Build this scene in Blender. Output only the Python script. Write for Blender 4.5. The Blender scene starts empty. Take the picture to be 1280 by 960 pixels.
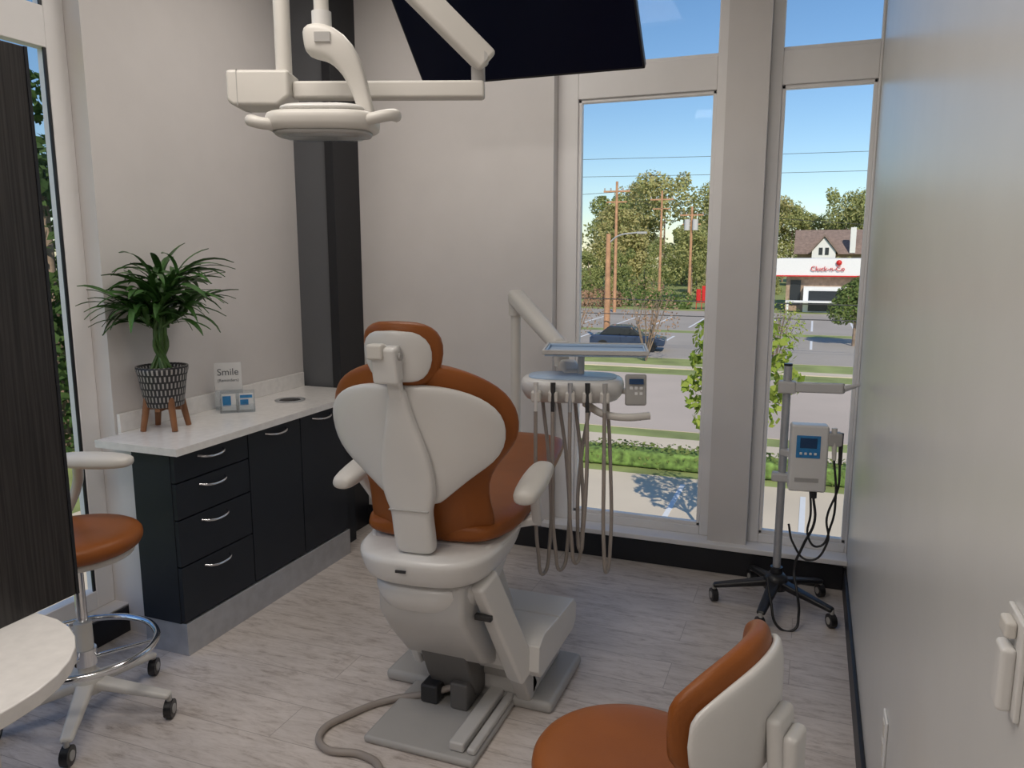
import bpy, math, random
from mathutils import Vector, Matrix
random.seed(7)
S=bpy.context.scene
COL=S.collection
pi=math.pi
# ------------------------------------------------------------------ materials
def mat(name,col,rough=0.5,metal=0.0,bump=0.0,bscale=60.0,var=0.0,vscale=6.0,spec=0.5,coat=0.0):
    m=bpy.data.materials.new(name); m.use_nodes=True
    nt=m.node_tree; b=nt.nodes['Principled BSDF']
    b.inputs['Base Color'].default_value=(*col,1); b.inputs['Roughness'].default_value=rough
    b.inputs['Metallic'].default_value=metal
    b.inputs['Specular IOR Level'].default_value=spec
    b.inputs['Coat Weight'].default_value=coat
    tc=nt.nodes.new('ShaderNodeTexCoord')
    n=nt.nodes.new('ShaderNodeTexNoise'); n.inputs['Scale'].default_value=vscale; n.inputs['Detail'].default_value=4
    nt.links.new(tc.outputs['Object'],n.inputs['Vector'])
    r=nt.nodes.new('ShaderNodeValToRGB')
    v=max(var,0.02)
    r.color_ramp.elements[0].position=0.3; r.color_ramp.elements[1].position=0.7
    r.color_ramp.elements[0].color=(*[c*(1-v) for c in col],1)
    r.color_ramp.elements[1].color=(*[min(1,c*(1+v)) for c in col],1)
    nt.links.new(n.outputs['Fac'],r.inputs['Fac']); nt.links.new(r.outputs['Color'],b.inputs['Base Color'])
    if bump>0:
        n2=nt.nodes.new('ShaderNodeTexNoise'); n2.inputs['Scale'].default_value=bscale; n2.inputs['Detail'].default_value=3
        nt.links.new(tc.outputs['Object'],n2.inputs['Vector'])
        bp=nt.nodes.new('ShaderNodeBump'); bp.inputs['Strength'].default_value=bump; bp.inputs['Distance'].default_value=0.003
        nt.links.new(n2.outputs['Fac'],bp.inputs['Height']); nt.links.new(bp.outputs['Normal'],b.inputs['Normal'])
    return m
def N(nt,t,**k):
    n=nt.nodes.new(t)
    for a,v in k.items(): setattr(n,a,v)
    return n
def math_n(nt,op,a,b=None):
    n=nt.nodes.new('ShaderNodeMath'); n.operation=op
    for i,x in enumerate((a,b)):
        if x is None: continue
        if isinstance(x,(int,float)): n.inputs[i].default_value=x
        else: nt.links.new(x,n.inputs[i])
    return n.outputs[0]
WALL=mat('wall_paint',(0.67,0.64,0.625),0.55,bump=0.03,bscale=220)
WALLR=mat('wall_paint_satin',(0.66,0.655,0.64),0.30,bump=0.03,bscale=90)
CEIL=mat('ceiling_paint',(0.75,0.74,0.72),0.8)
TRIMW=mat('window_frame_white',(0.84,0.82,0.81),0.4)
BLACK=mat('black_trim',(0.010,0.011,0.015),0.45)
DARKG=mat('dark_grey_laminate',(0.11,0.115,0.125),0.45)
CAB=mat('charcoal_laminate',(0.014,0.018,0.026),0.5,spec=0.35)
STEEL=mat('brushed_steel',(0.50,0.51,0.53),0.45,0.6,var=0.08,vscale=20)
CHROME=mat('chrome',(0.75,0.76,0.78),0.12,1.0)
QUARTZ=mat('white_quartz',(0.82,0.80,0.78),0.18,var=0.05,vscale=30)
WHITE=mat('white_enamel',(0.72,0.71,0.69),0.32,coat=0.2)
CREAM=mat('cream_plastic',(0.66,0.635,0.59),0.38)
GREYP=mat('grey_plastic',(0.42,0.41,0.395),0.4)
LGREY=mat('light_grey_cast',(0.55,0.54,0.525),0.4)
DGREY=mat('dark_mechanism',(0.03,0.03,0.032),0.5)
MECH=mat('lift_mechanism_grey',(0.13,0.125,0.12),0.5)
BROWN=mat('caramel_leather',(0.27,0.082,0.017),0.40,bump=0.15,bscale=300,var=0.12,vscale=5,spec=0.28)
HOSE=mat('taupe_hose',(0.33,0.29,0.26),0.45)
BLKP=mat('black_plastic',(0.015,0.015,0.017),0.35)
SCREEN=mat('tv_screen',(0.004,0.006,0.020),0.3,spec=0.12)
BLUE=mat('blue_print',(0.03,0.22,0.50),0.35,var=0.2,vscale=40)
BLUET=mat('tray_liner_blue',(0.42,0.55,0.72),0.3)
DBLUE=mat('lcd_navy',(0.01,0.05,0.14),0.2)
PAPER=mat('white_card',(0.8,0.8,0.8),0.5)
TXT=mat('print_grey',(0.12,0.13,0.15),0.6)
RED=mat('red_paint',(0.6,0.02,0.015),0.4)
WOODL=mat('walnut_legs',(0.24,0.10,0.04),0.45,var=0.25,vscale=12)
LEAF=mat('houseplant_leaf',(0.045,0.12,0.025),0.38,var=0.5,vscale=14)
CANE=mat('houseplant_cane',(0.06,0.13,0.03),0.45,var=0.3,vscale=30)
SOIL=mat('potting_soil',(0.03,0.02,0.012),0.9,var=0.4,vscale=60)

def glass_mat(name,gl=0.06,col=(0.97,0.985,1,1)):
    m=bpy.data.materials.new(name); m.use_nodes=True; nt=m.node_tree; nt.nodes.clear()
    o=N(nt,'ShaderNodeOutputMaterial'); mx=N(nt,'ShaderNodeMixShader'); t=N(nt,'ShaderNodeBsdfTransparent'); g=N(nt,'ShaderNodeBsdfGlossy')
    t.inputs[0].default_value=col; g.inputs['Roughness'].default_value=0.02
    mx.inputs[0].default_value=gl
    nt.links.new(t.outputs[0],mx.inputs[1]); nt.links.new(g.outputs[0],mx.inputs[2]); nt.links.new(mx.outputs[0],o.inputs[0])
    return m
GLASS=glass_mat('window_glass',0.005)
ACRYL=glass_mat('clear_acrylic',0.15,(0.9,0.93,0.95,1))

def floor_mat():
    m=bpy.data.materials.new('whitewashed_wood_planks'); m.use_nodes=True; nt=m.node_tree; b=nt.nodes['Principled BSDF']
    tc=N(nt,'ShaderNodeTexCoord')
    br=N(nt,'ShaderNodeTexBrick'); br.offset=0.37; br.inputs['Scale'].default_value=1
    br.inputs['Brick Width'].default_value=1.22; br.inputs['Row Height'].default_value=0.2
    br.inputs['Mortar Size'].default_value=0.0015; br.inputs['Mortar Smooth'].default_value=0.2
    br.inputs['Color1'].default_value=(0.0,0.0,0.0,1); br.inputs['Color2'].default_value=(1,1,1,1); br.inputs['Mortar'].default_value=(0.5,0.5,0.5,1)
    nt.links.new(tc.outputs['Object'],br.inputs['Vector'])
    sep=N(nt,'ShaderNodeSeparateXYZ'); nt.links.new(tc.outputs['Object'],sep.inputs[0])
    bw=N(nt,'ShaderNodeRGBToBW'); nt.links.new(br.outputs['Color'],bw.inputs[0])
    off=math_n(nt,'MULTIPLY',bw.outputs[0],7.3)
    def grain(sx,sy,sc,det,rg):
        x=math_n(nt,'ADD',math_n(nt,'MULTIPLY',sep.outputs[0],sx),off)
        y=math_n(nt,'ADD',math_n(nt,'MULTIPLY',sep.outputs[1],sy),off)
        cb=N(nt,'ShaderNodeCombineXYZ'); nt.links.new(x,cb.inputs[0]); nt.links.new(y,cb.inputs[1])
        n1=N(nt,'ShaderNodeTexNoise'); n1.inputs['Scale'].default_value=sc; n1.inputs['Detail'].default_value=det; n1.inputs['Roughness'].default_value=rg; n1.inputs['Distortion'].default_value=0.6
        nt.links.new(cb.outputs[0],n1.inputs['Vector']); return n1
    n1=grain(3.4,16,1.5,11,.78)
    n2=grain(18,80,1.0,4,.6)
    f=math_n(nt,'ADD',math_n(nt,'MULTIPLY',n1.outputs['Fac'],.75),math_n(nt,'MULTIPLY',n2.outputs['Fac'],.25))
    r=N(nt,'ShaderNodeValToRGB'); e=r.color_ramp.elements
    e[0].position=0.35; e[0].color=(0.34,0.285,0.255,1); e[1].position=0.58; e[1].color=(0.68,0.62,0.58,1)
    k=e.new(0.43); k.color=(0.51,0.45,0.41,1); k=e.new(0.48); k.color=(0.60,0.54,0.50,1)
    nt.links.new(f,r.inputs['Fac'])
    n3=N(nt,'ShaderNodeTexNoise'); n3.inputs['Scale'].default_value=3.0; nt.links.new(tc.outputs['Object'],n3.inputs['Vector'])
    tone=math_n(nt,'ADD',math_n(nt,'MULTIPLY',bw.outputs[0],0.09),math_n(nt,'ADD',math_n(nt,'MULTIPLY',n3.outputs['Fac'],0.22),0.86))
    mulc=N(nt,'ShaderNodeVectorMath',operation='SCALE'); nt.links.new(r.outputs['Color'],mulc.inputs[0]); nt.links.new(tone,mulc.inputs['Scale'])
    mx=N(nt,'ShaderNodeMixRGB'); mx.inputs[2].default_value=(0.25,0.21,0.19,1)
    nt.links.new(math_n(nt,'MULTIPLY',br.outputs['Fac'],0.6),mx.inputs[0]); nt.links.new(mulc.outputs[0],mx.inputs[1])
    nt.links.new(mx.outputs[0],b.inputs['Base Color']); b.inputs['Roughness'].default_value=0.40
    bp=N(nt,'ShaderNodeBump'); bp.inputs['Strength'].default_value=0.25; bp.inputs['Distance'].default_value=0.002
    nt.links.new(n1.outputs['Fac'],bp.inputs['Height']); nt.links.new(bp.outputs['Normal'],b.inputs['Normal'])
    return m
FLOOR=floor_mat()
def grain_mat():
    m=bpy.data.materials.new('espresso_woodgrain'); m.use_nodes=True; nt=m.node_tree; b=nt.nodes['Principled BSDF']
    tc=N(nt,'ShaderNodeTexCoord'); mp=N(nt,'ShaderNodeMapping'); mp.inputs['Scale'].default_value=(60,110,2.0)
    nt.links.new(tc.outputs['Object'],mp.inputs[0]); n=N(nt,'ShaderNodeTexNoise'); n.inputs['Scale'].default_value=1.5; n.inputs['Detail'].default_value=5
    nt.links.new(mp.outputs[0],n.inputs['Vector']); r=N(nt,'ShaderNodeValToRGB'); e=r.color_ramp.elements
    e[0].position=0.38; e[0].color=(0.010,0.009,0.009,1); e[1].position=0.65; e[1].color=(0.034,0.030,0.029,1)
    nt.links.new(n.outputs['Fac'],r.inputs['Fac']); nt.links.new(r.outputs['Color'],b.inputs['Base Color']); b.inputs['Roughness'].default_value=0.5
    bp=N(nt,'ShaderNodeBump'); bp.inputs['Strength'].default_value=0.3; bp.inputs['Distance'].default_value=0.002
    nt.links.new(n.outputs['Fac'],bp.inputs['Height']); nt.links.new(bp.outputs['Normal'],b.inputs['Normal'])
    return m
GRAIN=grain_mat()
def pot_mat():
    m=bpy.data.materials.new('patterned_ceramic'); m.use_nodes=True; nt=m.node_tree; b=nt.nodes['Principled BSDF']
    tc=N(nt,'ShaderNodeTexCoord'); sep=N(nt,'ShaderNodeSeparateXYZ'); nt.links.new(tc.outputs['Object'],sep.inputs[0])
    ang=math_n(nt,'ARCTAN2',sep.outputs[1],sep.outputs[0])
    zr_=math_n(nt,'FLOOR',math_n(nt,'MULTIPLY',sep.outputs[2],1/0.030))
    odd=math_n(nt,'MODULO',zr_,2)
    fa=math_n(nt,'FRACT',math_n(nt,'ADD',math_n(nt,'MULTIPLY',ang,34/(2*pi)),math_n(nt,'ADD',math_n(nt,'MULTIPLY',odd,.5),20)))
    fz=math_n(nt,'FRACT',math_n(nt,'MULTIPLY',sep.outputs[2],1/0.030))
    m1=math_n(nt,'GREATER_THAN',fa,0.60); m2=math_n(nt,'GREATER_THAN',fz,0.25)
    mk=math_n(nt,'MULTIPLY',m1,m2)
    mx=N(nt,'ShaderNodeMixRGB'); mx.inputs[1].default_value=(0.022,0.022,0.025,1); mx.inputs[2].default_value=(0.45,0.43,0.41,1)
    nt.links.new(math_n(nt,'MULTIPLY',mk,0.85),mx.inputs[0]); nt.links.new(mx.outputs[0],b.inputs['Base Color']); b.inputs['Roughness'].default_value=0.5
    return m
POT=pot_mat()
def leaf_ext(name,c1,c2,c3):
    m=bpy.data.materials.new(name); m.use_nodes=True; nt=m.node_tree; b=nt.nodes['Principled BSDF']
    oi=N(nt,'ShaderNodeObjectInfo'); g=N(nt,'ShaderNodeNewGeometry')
    r=N(nt,'ShaderNodeValToRGB'); e=r.color_ramp.elements
    e[0].position=0.0; e[0].color=(*c1,1); e[1].position=1.0; e[1].color=(*c3,1); k=e.new(0.5); k.color=(*c2,1)
    f=math_n(nt,'ADD',math_n(nt,'MULTIPLY',oi.outputs['Random'],0.6),math_n(nt,'MULTIPLY',g.outputs['Random Per Island'],0.4))
    nt.links.new(f,r.inputs['Fac']); nt.links.new(r.outputs['Color'],b.inputs['Base Color']); b.inputs['Roughness'].default_value=0.8
    b.inputs['Specular IOR Level'].default_value=0.1
    # thin leaves let part of the sunlight through
    o=[x for x in nt.nodes if x.type=='OUTPUT_MATERIAL'][0]; tr=N(nt,'ShaderNodeBsdfTranslucent'); mx=N(nt,'ShaderNodeMixShader'); mx.inputs[0].default_value=.35
    nt.links.new(r.outputs['Color'],tr.inputs['Color']); nt.links.new(b.outputs[0],mx.inputs[1]); nt.links.new(tr.outputs[0],mx.inputs[2]); nt.links.new(mx.outputs[0],o.inputs[0])
    return m
TREEL=leaf_ext('tree_foliage',(0.24,0.30,0.11),(0.44,0.45,0.18),(0.62,0.52,0.26))
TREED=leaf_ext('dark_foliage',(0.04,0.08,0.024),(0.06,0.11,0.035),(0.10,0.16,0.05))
SHRUB=leaf_ext('shrub_foliage',(0.12,0.19,0.05),(0.19,0.26,0.08),(0.28,0.30,0.10))
AUTL=leaf_ext('maple_foliage',(0.22,0.34,0.05),(0.42,0.46,0.10),(0.75,0.42,0.06))
REDL=leaf_ext('russet_foliage',(0.42,0.24,0.16),(0.50,0.31,0.20),(0.58,0.40,0.26))
BARK=mat('bark',(0.26,0.19,0.14),0.9,var=0.3,vscale=4)
POLE=mat('utility_pole_wood',(0.50,0.27,0.15),0.85,var=0.2,vscale=3)
GRASS=mat('grass',(0.28,0.32,0.11),0.9,var=0.30,vscale=0.6)
ROAD=mat('road_concrete',(0.56,0.465,0.39),0.9,var=0.08,vscale=0.2)
LOT=mat('parking_asphalt',(0.42,0.37,0.32),0.9,var=0.12,vscale=0.15)
CONC=mat('pale_concrete',(0.70,0.59,0.45),0.9,var=0.08,vscale=0.3)
STRIPE=mat('white_stripe',(0.8,0.8,0.8),0.8)
HEDGE=mat('hedge_leaf',(0.14,0.22,0.05),0.9,var=0.6,vscale=6,bump=1.0,bscale=12)
ROOF=mat('brown_shingles',(0.25,0.18,0.15),0.9,var=0.2,vscale=2)
SIDING=mat('white_siding',(0.8,0.79,0.77),0.7)
BRICKM=mat('tan_brick',(0.40,0.28,0.20),0.85,var=0.2,vscale=3)
DWIN=mat('dark_window',(0.03,0.035,0.04),0.2)
WIRE=mat('power_wire',(0.05,0.05,0.05),0.6)
CARP=mat('car_paint_navy',(0.03,0.05,0.10),0.25,coat=0.5)

# ------------------------------------------------------------------ helpers
def empty(name,loc=(0,0,0),rz=0.0):
    e=bpy.data.objects.new(name,None); e.location=loc; e.rotation_euler=(0,0,rz); e.empty_display_size=0.1; COL.objects.link(e); return e
def mesh(name,v,f,m,parent=None,smooth=False,loc=(0,0,0),rot=(0,0,0)):
    me=bpy.data.meshes.new(name); me.from_pydata([tuple(p) for p in v],[],f); me.update()
    import bmesh
    bm=bmesh.new(); bm.from_mesh(me); bmesh.ops.recalc_face_normals(bm,faces=bm.faces); bm.to_mesh(me); bm.free()
    me.materials.append(m)
    if smooth:
        for p in me.polygons: p.use_smooth=True
    o=bpy.data.objects.new(name,me); COL.objects.link(o); o.location=loc; o.rotation_euler=rot
    if parent: o.parent=parent
    return o
def bevel(o,w,seg=3):
    b=o.modifiers.new('bevel','BEVEL'); b.width=w; b.segments=seg; b.limit_method='ANGLE'; b.angle_limit=math.radians(35)
    for p in o.data.polygons: p.use_smooth=True
    wn=o.modifiers.new('wn','WEIGHTED_NORMAL'); wn.keep_sharp=True
    return o
def boxes(name,lst,m,parent=None,bev=0.0):
    v=[];f=[]
    for (a,b) in lst:
        k=len(v)
        for z in (a[2],b[2]):
            v+=[(a[0],a[1],z),(b[0],a[1],z),(b[0],b[1],z),(a[0],b[1],z)]
        f+=[(k,k+3,k+2,k+1),(k+4,k+5,k+6,k+7),(k,k+1,k+5,k+4),(k+1,k+2,k+6,k+5),(k+2,k+3,k+7,k+6),(k+3,k,k+4,k+7)]
    o=mesh(name,v,f,m,parent)
    if bev: bevel(o,bev)
    return o
def box(name,c,s,m,parent=None,bev=0.0,rot=(0,0,0)):
    h=[x/2 for x in s]
    o=boxes(name,[((-h[0],-h[1],-h[2]),(h[0],h[1],h[2]))],m,parent,bev); o.location=c; o.rotation_euler=rot; return o
def prism(name,prof,x0,x1,m,parent=None,bev=0.0,axis='x'):
    n=len(prof)
    def P(a,p):
        return (a,p[0],p[1]) if axis=='x' else ((p[0],a,p[1]) if axis=='y' else (p[0],p[1],a))
    v=[P(x0,p) for p in prof]+[P(x1,p) for p in prof]
    f=[tuple(range(n)),tuple(range(n,2*n))]+[(i,(i+1)%n,n+(i+1)%n,n+i) for i in range(n)]
    o=mesh(name,v,f,m,parent)
    if bev: bevel(o,bev)
    return o
def loft(name,rings,m,parent=None,sub=1,loc=(0,0,0),rot=(0,0,0),smooth=True):
    n=len(rings[0]); v=[p for r in rings for p in r]; f=[]
    for i in range(len(rings)-1):
        for j in range(n):
            f.append((i*n+j,i*n+(j+1)%n,(i+1)*n+(j+1)%n,(i+1)*n+j))
    f.append(tuple(range(n))); k=(len(rings)-1)*n; f.append(tuple(range(k,k+n)))
    o=mesh(name,v,f,m,parent,smooth,loc,rot)
    if sub: s=o.modifiers.new('s','SUBSURF'); s.levels=sub; s.render_levels=sub
    return o
def sell(w,t,n=24,p=2.6):
    out=[]
    for i in range(n):
        a=2*pi*i/n; c,s=math.cos(a),math.sin(a)
        out.append((w*math.copysign(abs(c)**(2/p),c),t*math.copysign(abs(s)**(2/p),s)))
    return out
def lathe(name,prof,m,parent=None,loc=(0,0,0),n=32,rot=(0,0,0),sub=0):
    rings=[[(r*math.cos(2*pi*i/n),r*math.sin(2*pi*i/n),z) for i in range(n)] for r,z in prof]
    return loft(name,rings,m,parent,sub,loc,rot)
def rod(name,a,b,r,m,parent=None,r2=None,n=16):
    a=Vector(a);b=Vector(b); d=b-a; L=d.length; q=d.to_track_quat('Z','Y')
    r2=r if r2 is None else r2
    rings=[]
    for rr,z in ((r,0),(r2,L)):
        rings.append([a+q@Vector((rr*math.cos(2*pi*i/n),rr*math.sin(2*pi*i/n),z)) for i in range(n)])
    o=loft(name,rings,m,parent,0)
    es=o.modifiers.new('e','EDGE_SPLIT'); es.split_angle=math.radians(50)
    return o
def bar(name,a,b,w,h,m,parent=None,bev=0.01,w2=None,h2=None):
    a=Vector(a);b=Vector(b); d=b-a; L=d.length; q=d.to_track_quat('Z','Y')
    w2=w2 or w; h2=h2 or h
    v=[]
    for ww,hh,z in ((w,h,0),(w2,h2,L)):
        for sx,sy in ((-1,-1),(1,-1),(1,1),(-1,1)):
            v.append(a+q@Vector((sx*ww/2,sy*hh/2,z)))
    f=[(0,3,2,1),(4,5,6,7),(0,1,5,4),(1,2,6,5),(2,3,7,6),(3,0,4,7)]
    o=mesh(name,v,f,m,parent)
    if bev: bevel(o,bev)
    return o
def tube(name,pts,r,m,parent=None,cyclic=False,res=8):
    cu=bpy.data.curves.new(name,'CURVE'); cu.dimensions='3D'; cu.bevel_depth=r; cu.bevel_resolution=3; cu.use_fill_caps=True; cu.resolution_u=res
    sp=cu.splines.new('BEZIER'); sp.bezier_points.add(len(pts)-1)
    for p,co in zip(sp.bezier_points,pts):
        p.co=co; p.handle_left_type='AUTO'; p.handle_right_type='AUTO'
    sp.use_cyclic_u=cyclic
    tmp=bpy.data.objects.new(name+'_c',cu); COL.objects.link(tmp)
    dg=bpy.context.evaluated_depsgraph_get(); me=bpy.data.meshes.new_from_object(tmp.evaluated_get(dg))
    bpy.data.objects.remove(tmp)
    me.materials.clear(); me.materials.append(m)
    for p in me.polygons: p.use_smooth=True
    o=bpy.data.objects.new(name,me); COL.objects.link(o)
    if parent: o.parent=parent
    return o
def text(name,s,size,m,loc,rot,parent=None,align='CENTER'):
    cu=bpy.data.curves.new(name,'FONT'); cu.body=s; cu.size=size; cu.align_x=align; cu.align_y='CENTER'; cu.extrude=0.0004
    cu.materials.append(m); o=bpy.data.objects.new(name,cu); COL.objects.link(o); o.location=loc; o.rotation_euler=rot
    if parent: o.parent=parent
    return o

# ------------------------------------------------------------------ room
XR=0.235; YB=4.02; XL=-2.76; CZ=3.2; YN=-2.4
boxes('floor',[((-3.0,YN,-0.1),(XR+0.12,YB+0.15,0))],FLOOR)
boxes('ceiling',[((-3.0,YN-.1,CZ),(XR+0.12,YB+0.15,CZ+0.1))],CEIL)
boxes('wall_right',[((XR,YN,0),(XR+0.12,YB+0.15,CZ))],WALLR)
boxes('wall_near',[((-3.0,YN-0.1,0),(XR+0.12,YN,CZ))],WALL)
boxes('wall_left',[((-3.0,2.44,0),(XL,YB+0.15,CZ)),((-3.0,YN,0),(XL,0.2,CZ)),((-3.0,0.2,0),(XL,2.44,0.12)),((-3.0,0.2,CZ-0.06),(XL,2.44,CZ))],WALL)
boxes('wall_back',[((XL,YB,0),(-1.31,YB+0.15,CZ)),((-0.445,YB,0),(-0.25,YB+0.15,CZ)),((-1.31,YB,0),(-0.445,YB+0.15,0.15)),((-0.25,YB,0),(XR,YB+0.15,0.15)),
    ((-1.31,YB,CZ-0.06),(-0.445,YB+0.15,CZ)),((-0.25,YB,CZ-0.06),(XR,YB+0.15,CZ))],WALL)
boxes('baseboard_back',[((-2.49,YB-0.014,0),(XR-.014,YB,0.125))],BLACK,bev=0.003)
boxes('baseboard_right',[((XR-0.014,YN+.01,0),(XR,YB,0.115))],BLACK,bev=0.003)
boxes('baseboard_left',[((XL,0.0,0),(XL+0.014,2.5,0.115))],BLACK,bev=0.003)
boxes('trim_1',[((-1.35,YB-0.05,0.140),(XR,YB+0.07,0.168))],TRIMW,bev=0.005)
def window(name,x0,x1):
    y0,y1=YB+0.07,YB+0.13
    e=empty(name)
    L=0.11 if x0<-1 else 0.055
    R=0.052 if x1<0 else 0.012
    z0=0.165; zb=z0+.048
    boxes('frame',[((x0,y0,z0),(x0+L,y1,CZ-.06)),((x1-R,y0,z0),(x1,y1,CZ-.06)),((x0+L,y0,z0),(x1-R,y1,zb)),((x0+L,y0,2.445),(x1-R,y1,2.60)),((x0+L,y0,3.08),(x1-R,y1,3.14))],TRIMW,e,0.004)
    a0,a1=x0+L,x1-R; bd=0.018
    boxes('bead',[((a0,y0+.012,zb),(a0+bd,y1-.012,2.445)),((a1-bd,y0+.012,zb),(a1,y1-.012,2.445)),((a0,y0+.012,zb),(a1,y1-.012,zb+bd)),((a0,y0+.012,2.445-bd),(a1,y1-.012,2.445)),
        ((a0,y0+.012,2.6),(a1,y1-.012,2.6+bd))],TRIMW,e,0.003)
    boxes('glass',[((x0+L,y0+0.03,zb),(x1-R,y0+0.034,2.445)),((x0+L,y0+0.03,2.6),(x1-R,y0+0.034,3.08))],GLASS,e)
window('window_1',-1.31,-0.445); window('window_2',-0.25,XR)
e=empty('window_3')
x0,x1=-2.90,-2.845
boxes('frame',[((x0,2.35,.12),(x1,2.44,3.14)),((x0,.2,.12),(x1,.28,3.14)),((x0,.28,.12),(x1,2.35,.2)),((x0,.28,2.445),(x1,2.35,2.6)),((x0,.28,3.08),(x1,2.35,3.14)),((x0,1.05,.2),(x1,1.20,3.08))],TRIMW,e,0.004)
boxes('gasket',[((x1-.012,2.338,.2),(x1-.004,2.35,2.445)),((x1-.012,2.338,2.6),(x1-.004,2.35,3.08))],BLACK,e)
boxes('glass',[((x1-.012,.28,.2),(x1-.008,1.05,2.445)),((x1-.012,1.2,.2),(x1-.008,2.35,2.445)),((x1-.012,.28,2.6),(x1-.008,1.05,3.08)),((x1-.012,1.2,2.6),(x1-.008,2.35,3.08))],GLASS,e)
e=empty('corner_column')
boxes('grey_face',[((XL,3.78,0),(-2.545,YB,CZ))],DARKG,e,0.003)
boxes('black_edge',[((-2.545,3.76,0),(-2.49,YB,CZ))],BLACK,e,0.003)
for i,(x,y) in enumerate(((-1.3,-0.9),(-1.3,1.0),(-1.5,3.0))):  # unseen framed area lamps, added overhead to brighten the interior
    e=empty('added_ceiling_fill' if i==0 else 'added_ceiling_fill.%03d'%i,(x,y,CZ))
    boxes('housing',[((-.62,-.32,-.03),(-.6,.32,0)),((.6,-.32,-.03),(.62,.32,0)),((-.6,-.32,-.03),(.6,-.3,0)),((-.6,.3,-.03),(.6,.32,0))],TRIMW,e)
    l=bpy.data.lights.new('fill_lamp','AREA'); l.shape='RECTANGLE'; l.size=1.18; l.size_y=.58; l.energy=(23,22,15)[i]; l.color=(1,0.93,0.86)
    lo=bpy.data.objects.new('fill_lamp',l); COL.objects.link(lo); lo.parent=e; lo.location=(0,0,-.012)

# ------------------------------------------------------------------ side cabinet
cb=empty('storage_cabinet',(0,0,0))
FX=-2.34
boxes('carcass',[((-2.56,2.33,.14),(FX-.02,3.56,.865))],CAB,cb,0.002)
boxes('filler_panel',[((XL+.015,2.42,0),(-2.56,3.75,.865))],WALL,cb)
boxes('end_filler',[((-2.56,3.56,0),(-2.42,3.755,.865))],CAB,cb)
boxes('plinth',[((-2.56,2.335,0),(FX+.005,3.56,.14))],STEEL,cb,0.002)
fr=[]
ys=(2.33,2.772,3.16,3.555); g=.003
zs=(.145,.385,.585,.74,.862)
for i in range(4): fr.append(((FX-.02,ys[0]+g,zs[i]+g),(FX,ys[1]-g,zs[i+1]-g)))
for i in (1,2): fr.append(((FX-.02,ys[i]+g,zs[0]+g),(FX,ys[i+1]-g,zs[4]-g)))
boxes('fronts',fr,CAB,cb,0.002)
def handle(y,z,w=.075):
    tube('handle',[(FX-.002,y-w,z),(FX+.022,y-w*.75,z-.004),(FX+.030,y,z-.010),(FX+.022,y+w*.75,z-.004),(FX-.002,y+w,z)],.0052,CHROME,cb)
for i in range(1,5): handle(2.54,zs[i]-.035)
handle(2.97,zs[4]-.035); handle(3.34,zs[4]-.035)
boxes('countertop',[((-2.725,2.305,.865),(-2.295,2.45,.895)),((XL+.003,2.45,.865),(-2.295,3.757,.895))],QUARTZ,cb,0.0)
boxes('backsplash',[((XL+.003,2.45,.895),(XL+.022,3.757,.975))],QUARTZ,cb,0.002)
lathe('waste_grommet',[(.075,.895),(.078,.899),(.06,.900),(.055,.897)],STEEL,cb,loc=(-2.53,3.34,0))
lathe('waste_hole',[(.054,.8965),(.054,.8975)],DGREY,cb,loc=(-2.53,3.34,0))

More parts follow.
